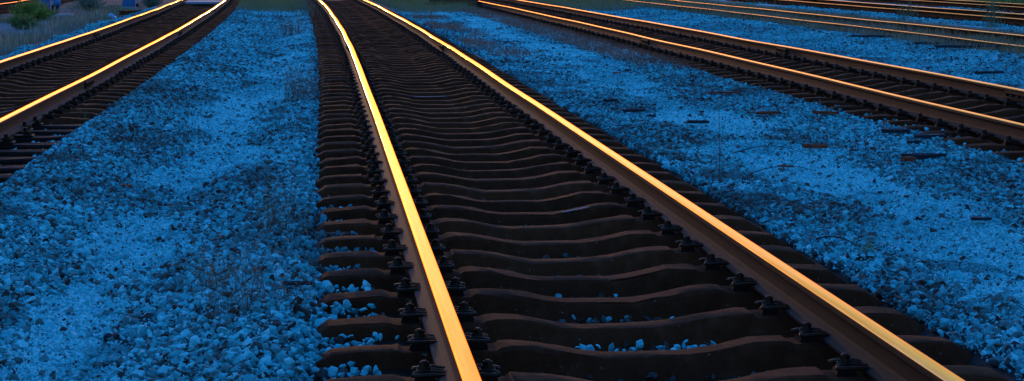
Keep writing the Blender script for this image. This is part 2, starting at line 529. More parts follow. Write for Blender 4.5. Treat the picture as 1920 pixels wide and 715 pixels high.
def clamp_mesh():      # local x points away from the rail (its foot edge at x = 0)
    b = MB()
    b.box(.052, 0, .006, .085, .10, .026, mi=1, top=.9, bev=.004)
    # W-shaped tension spring
    for s in (-1, 1):
        pts = [(-.032, .020 * s, .030), (.015, .022 * s, .036), (.050, .030 * s, .040), (.092, .045 * s, .036), (.098, .066 * s, .032), (.070, .082 * s, .034), (.020, .082 * s, .036), (-.030, .070 * s, .030)]
        b.tube(pts, .0095, 6)
    b.tube([(-.028, -.022, .030), (-.034, 0, .031), (-.028, .022, .030)], .0095, 6)
    return b.mesh('tension_clamp', [M_iron, M_plate], smooth=False)
def screw_mesh():
    b = MB()
    def ring(r0, r1, z0, z1, n, rot=0):
        b.tube([(.052, 0, z0), (.052, 0, z1)], [r0, r1], n)
    ring(.034, .033, .036, .044, 10)
    ring(.029, .027, .044, .056, 8)
    ring(.0225, .021, .056, .074, 4)
    ring(.015, .010, .074, .080, 6)
    return b.mesh('sleeper_screw', M_iron)
CLAMP, SCREW = clamp_mesh(), screw_mesh()
def chair_mesh():      # base plate on timber
    b = MB()
    b.box(0, 0, .006, .34, .16, .014, bev=.003)
    for s in (-1, 1):
        b.tube([(s * .14, .05, .01), (s * .14, .05, .045)], .018, 6)
        b.tube([(s * .14, -.05, .01), (s * .14, -.05, .045)], .018, 6)
        b.tube([(s * .105, 0, .01), (s * .105, 0, .075)], [.022, .018], 6)
        b.box(s * .09, 0, .034, .05, .06, .02)
    return b.mesh('base_plate', M_iron)
CHAIR = chair_mesh()

def mesh_arrays(me):
    v = np.zeros(len(me.vertices) * 3); me.vertices.foreach_get('co', v)
    return v.reshape(-1, 3), [tuple(p.vertices) for p in me.polygons], [p.material_index for p in me.polygons]

def fastening_spots(k, c):
    return [(-.7525, -1), (-.7525, 1), (.7525, -1), (.7525, 1)]

def build_track(k, y0, y1, label, timber_to=None, fast=True, dz=0.0, limit=74):
    root = empty('railway_track', (0, 0, dz))
    tag(root, label, 'railway track', 'railway tracks of the yard')
    rails = [build_rail(root, k, s, y0 - .4, y1 + .4) for s in (-1, 1)]
    rr = random.Random(100 + k)
    rest = MB(); cv, cf, cm = mesh_arrays(CLAMP); sv, sf, sm = mesh_arrays(SCREW)
    y = y0; i = 0
    while y < y1:
        yy = y + rr.uniform(-.015, .015)
        c = float(centre(k, yy)); z = float(sag(k, yy))
        ang = math.atan2(float(centre(k, yy + .5)) - float(centre(k, yy - .5)), 1.0)
        rot = (rr.gauss(0, .014), rr.gauss(0, .0015), -ang + rr.gauss(0, .009))
        if timber_to and yy < timber_to:
            s = link('timber_sleeper', TIM[i % 3], root, (c + rr.uniform(-.06, .06), yy, z - .008), rot)
            if i == 0: s['label'] = 'dark tarred timber sleeper'
            for sd in (-1, 1):
                link('base_plate', CHAIR, s, (sd * .7525, 0, .0))
        else:
            s = link('sleeper', SLP[i % 5], root, (c + rr.uniform(-.012, .012), yy, z - .002), rot)
            if fast:
                for rx, sd in fastening_spots(k, c):
                    off = rx + sd * .066
                    if i < limit:
                        q = (0, 0, 0 if sd > 0 else math.pi)
                        fs = (.88, .88, .88); q = (0, 0, q[2] + rr.gauss(0, .05))
                        link('tension_clamp', CLAMP, s, (off, 0, .002), q, fs)
                        link('sleeper_screw', SCREW, s, (off, 0, .002), (0, 0, q[2] + rr.uniform(-.6, .6)) if False else q, fs)
                    else:
                        for av, af, am in ((cv, cf, cm), (sv, sf, sm)):
                            b0 = len(rest.v)
                            for p in av:
                                rest.v.append((c + off + sd * p[0], yy + sd * p[1], z + p[2]))
                            rest.f += [tuple(a + b0 for a in f) for f in af]; rest.m += am
        y += .6; i += 1
    if rest.v:
        o = rest.build('tension_clamps', [M_iron, M_plate], root)
        o['kind'] = 'stuff'
    return root, rails

def fishplate(rail, k, side, y, mat_=M_rust):
    b = MB()
    for s in (-1, 1):
        L = []
        for (x, z) in ((.011, .046), (.030, .036), (.033, .060), (.024, .085), (.033, .112), (.030, .131), (.011, .124)):
            L.append((s * x, z * .878))
        V = []
        for yy in (-.33, .33):
            V += [(x, yy, z) for x, z in L]
        n = 7
        F = [(j, (j + 1) % n, n + (j + 1) % n, n + j) for j in range(n)] + [tuple(range(n)), tuple(range(2 * n - 1, n - 1, -1))]
        b.add(V, F)
        for q in (-.25, -.09, .09, .25):
            b.tube([(s * .022, q, .075), (s * .052, q, .075)], .017, 6)
    c = float(centre(k, y)) + side * .7525
    return b.build('fishplate', mat_, rail, loc=(c, y, float(sag(k, y)) + .013))

t2, r2 = build_track(2, 4.25, 74, 'wide central track with bright golden rails running towards the foreground')
t1, r1 = build_track(1, 10.6, 74, 'track on the left whose nearest sleepers are dark timber', timber_to=18.0)
t3, r3 = build_track(3, 11.4, 74, 'track right of the central one, with mauve and gold rails and concrete sleepers')
t4, r4 = build_track(4, 24, 78, 'track half buried in the grass strip on the right', fast=False)
t5, r5 = build_track(5, 36, 84, 'track just beyond the grassy one on the right', limit=30)
t6, r6 = build_track(6, 46, 92, 'farthest rusty track in the upper right corner', fast=False)
t0, r0 = build_track(0, 50, 92, 'short stretch of track seen in the upper left corner', fast=False, dz=-.16)
for rl, k, sd, y in ((r1[0], 1, -1, 37.2), (r1[1], 1, 1, 38.0), (r1[1], 1, 1, 22.3), (r1[1], 1, 1, 55), (r2[0], 2, -1, 31.2), (r2[1], 2, 1, 31.2), (r3[0], 3, -1, 33.0), (r3[1], 3, 1, 29.4), (r3[1], 3, 1, 19.2)):
    fishplate(rl, k, sd, y)

# white streaks of lime on single sleepers
def stain(track, k, y, x0, w, drip=None):
    b = MB()
    n = 10
    V = []
    for i in range(n + 1):
        x = x0 + w * i / n
        rel = x - float(centre(k, y))
        zt = -.042 + float(np.interp(abs(rel), [0, .15, .24, .33, .42, .51], [0, .002, .012, .032, .048, .053]))
        hw = .006 + .012 * random.random()
        V += [(x, -.058, zt + .003), (x, -.05 + hw, zt + .004)]
    b.add(V, [(2 * i, 2 * i + 2, 2 * i + 3, 2 * i + 1) for i in range(n)])
    if drip is not None:
        b.add([(drip, -.072, -.0), (drip + .012, -.072, -.0), (drip + .009, -.098, -.055), (drip + .003, -.098, -.055)], [(0, 3, 2, 1)])
    o = b.build('lime_stain', M_white, track, loc=(0, y, float(sag(k, y))))
    return o

# ------------------------------------------------------------------ ballast: single stones + the mass
def convex_stone(seed):
    import bmesh
    r = np.random.default_rng(seed)
    bm = bmesh.new()
    p = r.normal(size=(13, 3)); p /= np.linalg.norm(p, axis=1)[:, None]
    p *= r.uniform(.82, 1.08, (13, 1))
    p *= np.array([1.0, r.uniform(.68, .95), r.uniform(.5, .75)])
    for q in p * .5: bm.verts.new(q)
    res = bmesh.ops.convex_hull(bm, input=bm.verts)
    junk = [g for g in res['geom_interior'] if isinstance(g, bmesh.types.BMVert)]
    if junk: bmesh.ops.delete(bm, geom=junk, context='VERTS')
    bmesh.ops.bevel(bm, geom=list(bm.edges), offset=.012, segments=1, affect='EDGES', profile=.5)
    me = bpy.data.meshes.new('ballast_stone'); bm.to_mesh(me); bm.free()
    me.materials.append(M_stone)
    me.update()
    return me
STONES = [convex_stone(40 + i) for i in range(14)]

def in_view(x, y, margin=.25):
    # rough wedge seen by the camera (with a margin for a step to the side)
    return (x > -.166 * y - margin - .02 * y) & (x < .363 * y + margin + .02 * y)

PX, PY, PZ, PS, PT = [], [], [], [], []
def scatter(x0, x1, y0, y1, dens, smin, smax, fn=None, tone=(-.08, .98), sink=.25, follow=None, lift=0., dk=.13):
    n = int((x1 - x0) * (y1 - y0) * dens)
    x = rng.uniform(x0, x1, n); y = rng.uniform(y0, y1, n)
    if follow is not None: x = x + (centre(follow, y) - TR[follow][0])
    keep = in_view(x, y)
    if fn is not None: keep &= (rng.random(n) < fn(x, y))
    x, y = x[keep], y[keep]; n = len(x)
    s = smin + (smax - smin) * rng.random(n) ** 1.7
    z = ground_z(x, y) + s * (.5 * .6 - sink) + rng.uniform(0, lift, n) if n else np.zeros(0)
    patch = fbm(x * 1.3 + 40, y * .7 + 11, 3)
    t = rng.uniform(*tone, n) * .66 + .10 + .24 * sstep(.30, .68, patch)
    moss = sstep(.66, .74, fbm(x * 2.2 + 7, y * 1.3 + 3, 3))
    t = t * (1 - .4 * moss * (y < 30))
    dark = rng.random(n) < dk
    t = np.where(dark, rng.uniform(0, .2, n), t)
    PX.append(x); PY.append(y); PZ.append(z); PS.append(s); PT.append(t)

out_l = lambda x, y: ((x > centre(1, y) + 1.12) & (x < centre(2, y) - 1.31 + .22 * fbm(x * 3, y * 3, 2))).astype(float)
out_r = lambda x, y: ((x > centre(2, y) + 1.30) & (x < centre(3, y) - 1.18)).astype(float)
inv = lambda f: (lambda x, y: 1.25 - f(x, y))
mul = lambda f, g: (lambda x, y: f(x, y) * g(x, y))
for (a, b, dc, sc, df, sf) in ((4.5, 14, 1050, 1.0, 4400, 1.0), (14, 26, 680, 1.08, 2200, 1.4), (26, 42, 420, 1.2, 800, 2.0), (42, 64, 270, 1.4, 420, 2.6)):
    scatter(-3., 0, a, b, dc, .022 * sc, .072 * sc, mul(coarse_left, out_l), lift=.012)
    scatter(-3., 0, a, b, df, .010 * sf, .027 * sf, mul(inv(coarse_left), out_l), tone=(.55, 1.3), sink=.1, dk=.04)
    scatter(2.2, 5.4, a, b, dc, .022 * sc, .072 * sc, mul(coarse_right, out_r), lift=.012)
    scatter(2.2, 5.4, a, b, df, .010 * sf, .027 * sf, mul(inv(coarse_right), out_r), tone=(.55, 1.3), sink=.1, dk=.04)
    if b < 30:
        scatter(-3., 0, a, b, dc * 1.5, .009 * sc, .024 * sc, mul(coarse_left, out_l), tone=(.05, 1.), lift=.022)
        scatter(2.2, 5.4, a, b, dc * 1.5, .009 * sc, .024 * sc, mul(coarse_right, out_r), tone=(.05, 1.), lift=.022)
    if b > 20:
        scatter(7.4, 10.3, a, b, dc * .75, .026 * sc, .066 * sc, lambda x, y: ((x > centre(3, y) + 1.25) & (x < 10.1 + .5 * (fbm(x, y, 2) - .5))).astype(float) * .8, tone=(.2, 1), lift=.01)
        scatter(7.4, 10.3, a, b, df * .5, .012 * sf, .02 * sf, lambda x, y: ((x > centre(3, y) + 1.25) & (x < 10.2)).astype(float) * .5, tone=(.5, 1), sink=.1)
        scatter(-6.2, -4.2, a, b, dc, .026 * sc, .066 * sc, lambda x, y: ((x < centre(1, y) - 1.27) & (x > centre(1, y) - 2.5 - .4 * (fbm(x, y, 2) - .5))).astype(float), tone=(.2, 1), lift=.015)
        scatter(13.4, 15.4, a, b, dc * .7, .03 * sc, .07 * sc, lambda x, y: sstep(.3, .5, fbm(x * .8, y * .3 + 2, 2)) * (np.abs(x - 14.5) < .7), tone=(.3, 1), lift=.02)
        scatter(18.2, 19.4, a, b, dc * .5, .03 * sc, .07 * sc, lambda x, y: sstep(.4, .55, fbm(x * .8, y * .25 + 7, 2)), tone=(.3, 1), lift=.02)
# cribs: few stones between the sleepers, most by the outer ends
def crib_gap(y): return ((np.mod(y - 4.25 + .3, .6) > .40) | (np.mod(y - 4.25 + .3, .6) < .20)).astype(float)
scatter(-.14, .36, 4.6, 14, 760, .022, .062, lambda x, y: crib_gap(y) * sstep(14.5, 9.5, y) * sstep(.36, .1, x + .15 * fbm(x * 4, y * 2, 2)), tone=(.3, 1.), sink=-.05, lift=.03)
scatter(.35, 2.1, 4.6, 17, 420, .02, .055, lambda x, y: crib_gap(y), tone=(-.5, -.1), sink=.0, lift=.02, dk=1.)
scatter(-.12, .0, 4.6, 30, 90, .018, .045, None, tone=(.3, 1.), sink=-.9, lift=.01)
scatter(1.0, 1.75, 7.36, 7.66, 330, .03, .062, None, tone=(.4, 1.1), sink=-.25, lift=.04)
scatter(.85, 1.8, 7.96, 8.26, 60, .02, .045, None, tone=(.4, 1.1), sink=-.35, lift=.05)
scatter(.85, 1.8, 8.56, 8.86, 50, .02, .05, None, tone=(.4, 1.1), sink=-.4, lift=.05)
scatter(-.10, .34, 13, 40, 60, .022, .045, lambda x, y: crib_gap(y), sink=.1)
scatter(.6, 1.9, 4.6, 14, 95, .018, .045, lambda x, y: crib_gap(y) * (.25 + .75 * sstep(7.8, 6.6, y)), sink=.0, lift=.03)
scatter(2.1, 2.5, 4.6, 16, 60, .02, .05, lambda x, y: crib_gap(y), sink=.05, lift=.02)
scatter(4.95, 5.45, 11, 30, 260, .022, .06, lambda x, y: sstep(26, 14, y), sink=.0, lift=.03)
scatter(5.7, 6.9, 12, 40, 12, .02, .05, None, sink=0., lift=.03)
scatter(-2.6, -2.1, 10, 22, 260, .022, .06, None, sink=.1, lift=.02)
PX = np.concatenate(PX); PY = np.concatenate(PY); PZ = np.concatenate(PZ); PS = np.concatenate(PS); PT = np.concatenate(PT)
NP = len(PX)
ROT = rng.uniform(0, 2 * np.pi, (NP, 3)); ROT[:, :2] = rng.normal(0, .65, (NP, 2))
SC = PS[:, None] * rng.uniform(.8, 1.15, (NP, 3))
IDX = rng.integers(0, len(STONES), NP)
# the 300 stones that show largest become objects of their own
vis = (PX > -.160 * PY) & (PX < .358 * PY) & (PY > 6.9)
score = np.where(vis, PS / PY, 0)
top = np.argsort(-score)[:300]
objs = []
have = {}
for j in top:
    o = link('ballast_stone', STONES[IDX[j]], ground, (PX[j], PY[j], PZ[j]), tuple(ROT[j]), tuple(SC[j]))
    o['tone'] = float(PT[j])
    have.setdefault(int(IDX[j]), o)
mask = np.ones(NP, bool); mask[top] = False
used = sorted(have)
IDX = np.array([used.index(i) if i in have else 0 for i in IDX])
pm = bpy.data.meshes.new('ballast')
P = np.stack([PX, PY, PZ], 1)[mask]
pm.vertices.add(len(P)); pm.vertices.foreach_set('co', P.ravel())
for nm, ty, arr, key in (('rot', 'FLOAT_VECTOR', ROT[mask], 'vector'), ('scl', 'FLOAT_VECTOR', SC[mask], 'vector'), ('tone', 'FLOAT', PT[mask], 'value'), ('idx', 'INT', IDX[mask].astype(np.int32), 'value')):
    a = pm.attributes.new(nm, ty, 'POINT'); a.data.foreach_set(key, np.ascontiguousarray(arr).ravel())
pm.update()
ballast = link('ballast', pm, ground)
ballast['kind'] = 'stuff'
ng = bpy.data.node_groups.new('ballast_scatter', 'GeometryNodeTree')
ng.interface.new_socket('Geometry', in_out='INPUT', socket_type='NodeSocketGeometry')
ng.interface.new_socket('Geometry', in_out='OUTPUT', socket_type='NodeSocketGeometry')
gi = ng.nodes.new('NodeGroupInput'); go = ng.nodes.new('NodeGroupOutput')
g2i = ng.nodes.new('GeometryNodeGeometryToInstance')
for u in reversed(used):
    oi = ng.nodes.new('GeometryNodeObjectInfo')
    oi.inputs['Object'].default_value = have[u]; oi.inputs['As Instance'].default_value = False
    oi.transform_space = 'ORIGINAL'
    gt = ng.nodes.new('GeometryNodeGeometryToInstance')
    ng.links.new(oi.outputs['Geometry'], gt.inputs[0])
    if u == used[-1]: jn = ng.nodes.new('GeometryNodeJoinGeometry')
    ng.links.new(gt.outputs[0], jn.inputs[0])
iop = ng.nodes.new('GeometryNodeInstanceOnPoints')
ng.links.new(gi.outputs[0], iop.inputs['Points']); ng.links.new(jn.outputs[0], iop.inputs['Instance'])
iop.inputs['Pick Instance'].default_value = True
def named(n, t):
    a = ng.nodes.new('GeometryNodeInputNamedAttribute'); a.data_type = t; a.inputs['Name'].default_value = n
    return a.outputs['Attribute']
ng.links.new(named('idx', 'INT'), iop.inputs['Instance Index'])
e2r = ng.nodes.new('FunctionNodeEulerToRotation')
ng.links.new(named('rot', 'FLOAT_VECTOR'), e2r.inputs[0]); ng.links.new(e2r.outputs[0], iop.inputs['Rotation'])
ng.links.new(named('scl', 'FLOAT_VECTOR'), iop.inputs['Scale'])
ng.links.new(iop.outputs[0], go.inputs[0])
md = ballast.modifiers.new('scatter', 'NODES'); md.node_group = ng
print('stones', NP)

# ------------------------------------------------------------------ grass
def blades(pts, h, w, lean, seed, segs=2):
    r = np.random.default_rng(seed)
    n = len(pts)
    hh = h * r.uniform(.5, 1.15, n); an = r.uniform(0, 2 * np.pi, n); ln = lean * r.uniform(.2, 1., n) * hh
    dx, dy = np.cos(an), np.sin(an)
    wx, wy = -dy * w / 2, dx * w / 2
    b = np.asarray(pts)
    V = np.zeros((n, 5, 3))
    V[:, 0] = b + np.stack([wx, wy, np.zeros(n) - .01], 1)
    V[:, 1] = b - np.stack([wx, wy, np.zeros(n) + .01], 1)
    m = b + np.stack([dx * ln * .35, dy * ln * .35, hh * .6], 1)
    V[:, 2] = m + np.stack([wx, wy, 0 * wx], 1) * .8
    V[:, 3] = m - np.stack([wx, wy, 0 * wx], 1) * .8
    V[:, 4] = b + np.stack([dx * ln, dy * ln, hh], 1)
    base = np.arange(n)[:, None] * 5
    T = np.concatenate([base + np.array([0, 1, 3]), base + np.array([0, 3, 2]), base + np.array([2, 3, 4])])
    return V.reshape(-1, 3), T
def grass_object(name, sets, mats, parent=None):
    VV = []; FF = []; MM = []; o = 0
    for (V, T), mi in sets:
        VV.append(V); FF.append(T + o); MM += [mi] * len(T); o += len(V)
    V = np.concatenate(VV); F = np.concatenate(FF)
    me = bpy.data.meshes.new(name)
    me.vertices.add(len(V)); me.vertices.foreach_set('co', V.ravel())
    me.loops.add(F.size); me.loops.foreach_set('vertex_index', F.ravel())
    me.polygons.add(len(F)); me.polygons.foreach_set('loop_start', np.arange(0, F.size, 3)); me.polygons.foreach_set('loop_total', np.full(len(F), 3))
    for m in mats: me.materials.append(m)
    me.polygons.foreach_set('material_index', MM)
    me.update(calc_edges=True)
    return link(name, me, parent)
def gpts(x0, x1, y0, y1, dens, fn=None, follow=None):
    n = int((x1 - x0) * (y1 - y0) * dens)
    x = rng.uniform(x0, x1, n); y = rng.uniform(y0, y1, n)
    if follow is not None: x = x + centre(follow, y) - TR[follow][0]
    k = in_view(x, y, .6)
    if fn is not None: k &= rng.random(n) < fn(x, y)
    x, y = x[k], y[k]
    return np.stack([x, y, ground_z(x, y)], 1)

clump = lambda s, a, b: (lambda x, y: sstep(a, b, fbm(x * s + 3, y * s * .7 + 21, 3)))
# strip around the overgrown track
A = gpts(9.85, 13.0, 22, 66, 560, lambda x, y: (.25 + .75 * sstep(.35, .6, fbm(x * .8, y * .5, 3))) * sstep(9.85, 10.3, x + .5 * (fbm(x * 2, y, 2) - .5)) * np.where((x > 11.1) & (x < 12.2), .4, 1.))
A2 = gpts(10.0, 11.2, 24, 66, 120, clump(.9, .45, .7))
A3 = gpts(10.0, 13.4, 24, 66, 20, clump(.6, .4, .6))
A4 = gpts(10.1, 11.0, 24, 66, 60, clump(1.4, .5, .65))
g = grass_object('grass', [(blades(A4, .32, .007, .6, 33), 0), (blades(A, .15, .008, .8, 1), 0), (blades(A2, .24, .006, .7, 2), 0), (blades(A3, .30, .006, .5, 3), 1)], [M_grass, M_grassl])
tag(g, 'grey green grass strip grown over the half buried track on the right', 'grass', kind='stuff')
# verge left of the left track
def leftfn(x, y):
    c = centre(1, y)
    edge = sstep(c - 2.4, c - 2.9, x) * sstep(c - 4.4, c - 3.0, x)
    p = sstep(.38, .52, fbm(x * .35 + 3, y * .22 + 9, 3))
    return np.clip(np.maximum(edge * .9, p * (x < c - 2.6)), 0, 1)
B = gpts(-15, -5.3, 27, 78, 170, leftfn)
B2 = gpts(-12, -5.3, 27, 70, 45, lambda x, y: leftfn(x, y) * sstep(.45, .6, fbm(x * .7, y * .5, 2)))
B3 = gpts(-11, -5.5, 27, 66, 16, leftfn)
g = grass_object('grass', [(blades(B, .13, .008, .7, 4), 0), (blades(B2, .24, .008, .6, 5), 1), (blades(B3, .30, .012, .5, 6), 2)], [M_grass, M_grassl, M_straw])
tag(g, 'weedy green grass with pale seed heads on the verge beside the left track', 'grass', kind='stuff')
# far end of the strips
C = np.concatenate([gpts(-2.2, 0, 56, 76, 320, lambda x, y: sstep(56, 61, y + 4 * (fbm(x, y, 2) - .5)), 2),
                    gpts(2.6, 5.0, 54, 76, 320, lambda x, y: sstep(55, 60, y - (x - 3.5) * 1. + 4 * (fbm(x, y, 2) - .5)), 2),
                    gpts(7.5, 10, 58, 78, 260)])
g = grass_object('grass', [(blades(C, .16, .009, .7, 7), 0), (blades(C[::6], .30, .008, .5, 8), 1)], [M_grass, M_grassl])
tag(g, 'dull green grass closing off the gravel strips at the far end', 'grass', kind='stuff')
# dry dark grass beside the tracks
D = np.concatenate([gpts(2.55, 3.5, 30, 52, 420, lambda x, y: sstep(.38, .6, fbm(x * .8 + 1, y * .35, 3)) * sstep(3.6, 2.8, x), 2),
                    gpts(4.45, 5.25, 26, 60, 420, lambda x, y: sstep(.3, .5, fbm(x * .6 + 9, y * .2 + 2, 3)), 3)])
g = grass_object('dry_grass', [(blades(D, .12, .006, .9, 9), 0)], [M_dry])
tag(g, 'dry grey brown grass between the central track and the next on its right', 'grass', kind='stuff')
# right of the far tracks
E_ = gpts(22.3, 30, 52, 92, 120)
g = grass_object('grass', [(blades(E_, .35, .012, .6, 10), 0)], [M_grassl])
tag(g, 'dark green grass bank beyond the farthest track, upper right corner', 'grass', kind='stuff')

# ------------------------------------------------------------------ weeds, stalks, shrub
def weed(label, x, y, h, n, spread, mats, leaves=2, seed=0, lean=.7, thick=.0009, name='weed', cat='weed', lf=.02):
    r = random.Random(seed)
    z = float(ground_z(np.array([x]), np.array([y]))[0])
    root = empty(name, (x, y, z))
    tag(root, label, cat, 'weeds growing in the gravel')
    st = MB(); lv = MB()
    for i in range(n):
        bx, by = r.gauss(0, spread), r.gauss(0, spread * 1.3)
        hh = h * r.uniform(.45, 1.1); a = r.uniform(0, 6.28); l = lean * hh * r.random()
        p = [(bx + math.cos(a) * l * t * t, by + math.sin(a) * l * t * t, -.02 + (hh + .02) * t) for t in (0, .35, .7, 1)]
        st.tube(p, [thick, thick * .9, thick * .7, thick * .4], 3, cap=False)
        for q in range(leaves):
            t = r.uniform(.25, 1.); k = Vector((bx + math.cos(a) * l * t * t, by + math.sin(a) * l * t * t, hh * t))
            d = Vector((r.gauss(0, 1), r.gauss(0, 1), r.uniform(.1, 1.2))).normalized(); s = Vector((-d.y, d.x, 0)).normalized()
            L = lf * r.uniform(.6, 1.5)
            lv.add([k, k + d * L * .5 + s * L * .16, k + d * L, k + d * L * .5 - s * L * .16], [(0, 1, 2, 3)])
    st.build('stem', mats[0], root)
    if lv.f: lv.build('foliage', mats[1], root)
    return root
weed('wispy dry weed tuft in the foreground gravel left of the central track', -.30, 8.2, .32, 95, .12, (M_dry, M_grass), 4, 1)
weed('thin yellowish weed at the sleeper ends, left of the central track', -.24, 10.4, .38, 60, .09, (M_dry, M_yel), 3, 2)
weed('small dark weed low in the gravel, just left of the foreground tuft', -.52, 9.1, .18, 60, .11, (M_dry, M_grass), 3, 12)
weed('tall wispy grey weed tuft beside the central track, mid distance', -.20, 20.5, .45, 80, .13, (M_dry, M_dry), 5, 3, lf=.03, thick=.0016)
weed('hazy brown weed clump on the gravel by the far central track', -.55, 40, .42, 110, .22, (M_dry, M_dry), 5, 4, lf=.04, thick=.0022)
weed('blue green weed by the far end of the central track', -.45, 52, .55, 90, .2, (M_grass, M_grass), 5, 5, lf=.05, thick=.003)
weed('small green weed at the end of the last concrete sleeper before the timber ones', -2.25, 18.6, .16, 26, .06, (M_grass, M_yel), 3, 6)
weed('tall single dry stalk rising from the gravel right of the central track', 2.66, 12.8, .60, 2, .01, (M_dry, M_dry), 3, 7, .25, .003)
weed('tiny yellow green sprout in the gravel right of the central track', 2.62, 14.9, .07, 7, .02, (M_yel, M_yel), 3, 8, lf=.03)
weed('small green sprout beside the right sleeper ends in the foreground', 2.78, 9.6, .07, 8, .02, (M_yel, M_yel), 3, 9, lf=.03)
weed('tall green weed in front of the farthest tracks at the right edge', 14.3, 40.5, .75, 40, .12, (M_grass, M_grassl), 8, 10, lf=.05, thick=.004)
weed('leafy green weed between the grassy track and the next on the right', 14.0, 45.5, .5, 40, .12, (M_grass, M_grassl), 7, 11, lf=.05, thick=.004)

def shrub(label, x, y, h, wd, n, seed, mats, name='shrub'):
    r = random.Random(seed); z = float(ground_z(np.array([x]), np.array([y]))[0])
    root = empty(name, (x, y, z)); tag(root, label, 'shrub', 'shrubs on the left verge')
    st = MB(); lv = MB(); l2 = MB()
    for i in range(n):
        a = r.uniform(0, 6.28); rad = wd * .5 * math.sqrt(r.random())
        hh = h * (1 - .55 * (rad / (wd * .5)) ** 2) * r.uniform(.6, 1.1)
        tip = Vector((math.cos(a) * rad, math.sin(a) * rad, hh)); b = tip * .18; b.z = -.03
        mid = b.lerp(tip, .5) + Vector((0, 0, hh * .1))
        st.tube([b, mid, tip], [.006, .004, .002], 3, cap=False)
        for q in range(22):
            t = r.uniform(.2, 1.05); k = (b.lerp(mid, t * 2) if t < .5 else mid.lerp(tip, t * 2 - 1)) + Vector((r.gauss(0, .03), r.gauss(0, .03), r.gauss(0, .02)))
            d = Vector((r.gauss(0, 1), r.gauss(0, 1), r.uniform(-.2, 1.4))).normalized(); s = d.cross(Vector((r.gauss(0, 1), r.gauss(0, 1), r.gauss(0, 1)))).normalized()
            L = r.uniform(.05, .16)
            (l2 if r.random() < .06 else lv).add([k, k + d * L * .5 + s * L * .11, k + d * L, k + d * L * .5 - s * L * .11], [(0, 1, 2, 3)])
    st.build('stem', mats[0], root); lv.build('foliage', mats[1], root)
    if l2.f: l2.build('blossom', mats[2], root)
    return root
shrub('big leafy green shrub in front of the blue cabinet', -8.35, 57.5, .62, 1.35, 170, 1, (M_grass, M_bush, M_yel))
shrub('low yellow flowered shrub before the big leafy one', -7.6, 50.5, .38, .8, 60, 2, (M_grass, M_grassl, M_yel))
shrub('wide low grey shrub between the cabinets on the left', -8.15, 70, .6, 1.2, 70, 3, (M_grass, M_grass, M_straw))
shrub('tall dull shrub behind the rail offcuts', -6.3, 73.5, .6, 1.0, 70, 4, (M_grass, M_grass, M_straw))

# ------------------------------------------------------------------ lineside equipment, upper left
def gz(x, y): return float(ground_z(np.array([float(x)]), np.array([float(y)]))[0])
def cabinet(label, x, y, w, d, h, legs=False, rz=0.):
    root = empty('equipment_cabinet', (x, y, gz(x, y) - .02), (0, 0, rz)); tag(root, label, 'cabinet', 'lineside cabinets')
    if legs:
        for sx in (-1, 1):
            for sy in (-1, 1):
                b = MB(); b.box(sx * (w / 2 - .04), sy * (d / 2 - .04), .16, .06, .06, .32, bev=.006); b.build('leg', M_blued, root)
        z0 = .30
    else:
        b = MB(); b.box(0, 0, .06, w + .06, d + .06, .14, bev=.01); b.build('plinth', M_pale, root)
        z0 = .13
    b = MB(); b.box(0, 0, z0 + h / 2, w, d, h, bev=.012); b.build('body', M_blue, root)
    b = MB(); b.box(0, 0, z0 + h + .02, w + .06, d + .06, .05, bev=.01); b.build('lid', M_blue, root)
    b = MB(); b.box(0, -d / 2 - .007, z0 + h / 2, w * .86, .016, h * .86, bev=.004); o = b.build('door', M_blue, root)
    b = MB(); b.box(w * .3, -d / 2 - .024, z0 + h * .5, .02, .02, .1, bev=.004); b.build('handle', M_blued, o)
    return root
cabinet('blue metal cabinet rising behind the leafy shrub', -9.15, 65.5, .46, .35, .85)
cabinet('blue cabinet standing on dark legs beside a pale slab', -8.75, 74.5, .5, .35, .7, legs=True)
cabinet('blue cabinet standing behind the rusty rail offcuts', -7.05, 72.5, .44, .32, .9)
cabinet('small blue box in the grass between the left and the central track', -2.35, 74.5, .36, .3, .6)
# striped marker post
def post(label, x, y, h, w):
    root = empty('marker_post', (x, y, gz(x, y) - .02)); tag(root, label, 'post', 'pale marker posts')
    n = 6
    for i in range(n):
        b = MB(); b.box(0, 0, h * (i + .5) / n, w - (0 if i % 2 else .004), w - (0 if i % 2 else .004), h / n, bev=.004); b.build('band', M_pale if i % 2 == 0 else M_plate, root)
    return root
post('black and pale banded post at the corner of the cabinet by the shrub', -8.78, 64.9, 1.0, .06)
post('pale post beside the cabinet behind the rail offcuts', -6.72, 72.2, .8, .08)
# dwarf signal lamp on a dark pole
root = empty('dwarf_signal', (-8.62, 64.8, gz(-8.62, 64.8) - .02)); tag(root, 'blue domed signal lamp on a dark pole beside the banded post', 'signal')
b = MB(); b.tube([(0, 0, 0), (0, 0, .34)], .055, 10); b.build('pole', M_blued, root)
b = MB(); b.tube([(0, 0, .32), (0, 0, .36), (0, 0, .44), (0, 0, .50), (0, 0, .53)], [.09, .12, .12, .09, .03], 14); b.build('lamp_cap', M_blue, root, smooth=True)
def slab(label, x, y, w, d, frame):
    root = empty('concrete_slab', (x, y, gz(x, y))); tag(root, label, 'slab', 'pale concrete slabs')
    b = MB(); b.box(0, 0, .03, w, d, .10, bev=.012); b.build('slab', M_pale, root)
    b = MB(); b.box(w * .15, 0, -.03, w * .5, d * .8, .06, bev=.01); b.build('footing', M_pale, root)
    if frame:
        b = MB(); b.tube([(-.14, 0, .07), (-.14, 0, .21), (-.1, 0, .22), (.16, 0, .22), (.2, 0, .21), (.2, 0, .07)], .012, 6); b.build('pipe_frame', M_pale, root)
    return root
slab('pale concrete slab with a bent pipe frame, next to the domed signal lamp', -8.28, 63.4, .68, .7, True)
slab('pale concrete slab right of the cabinet on legs', -8.25, 74.0, .5, .6, False)
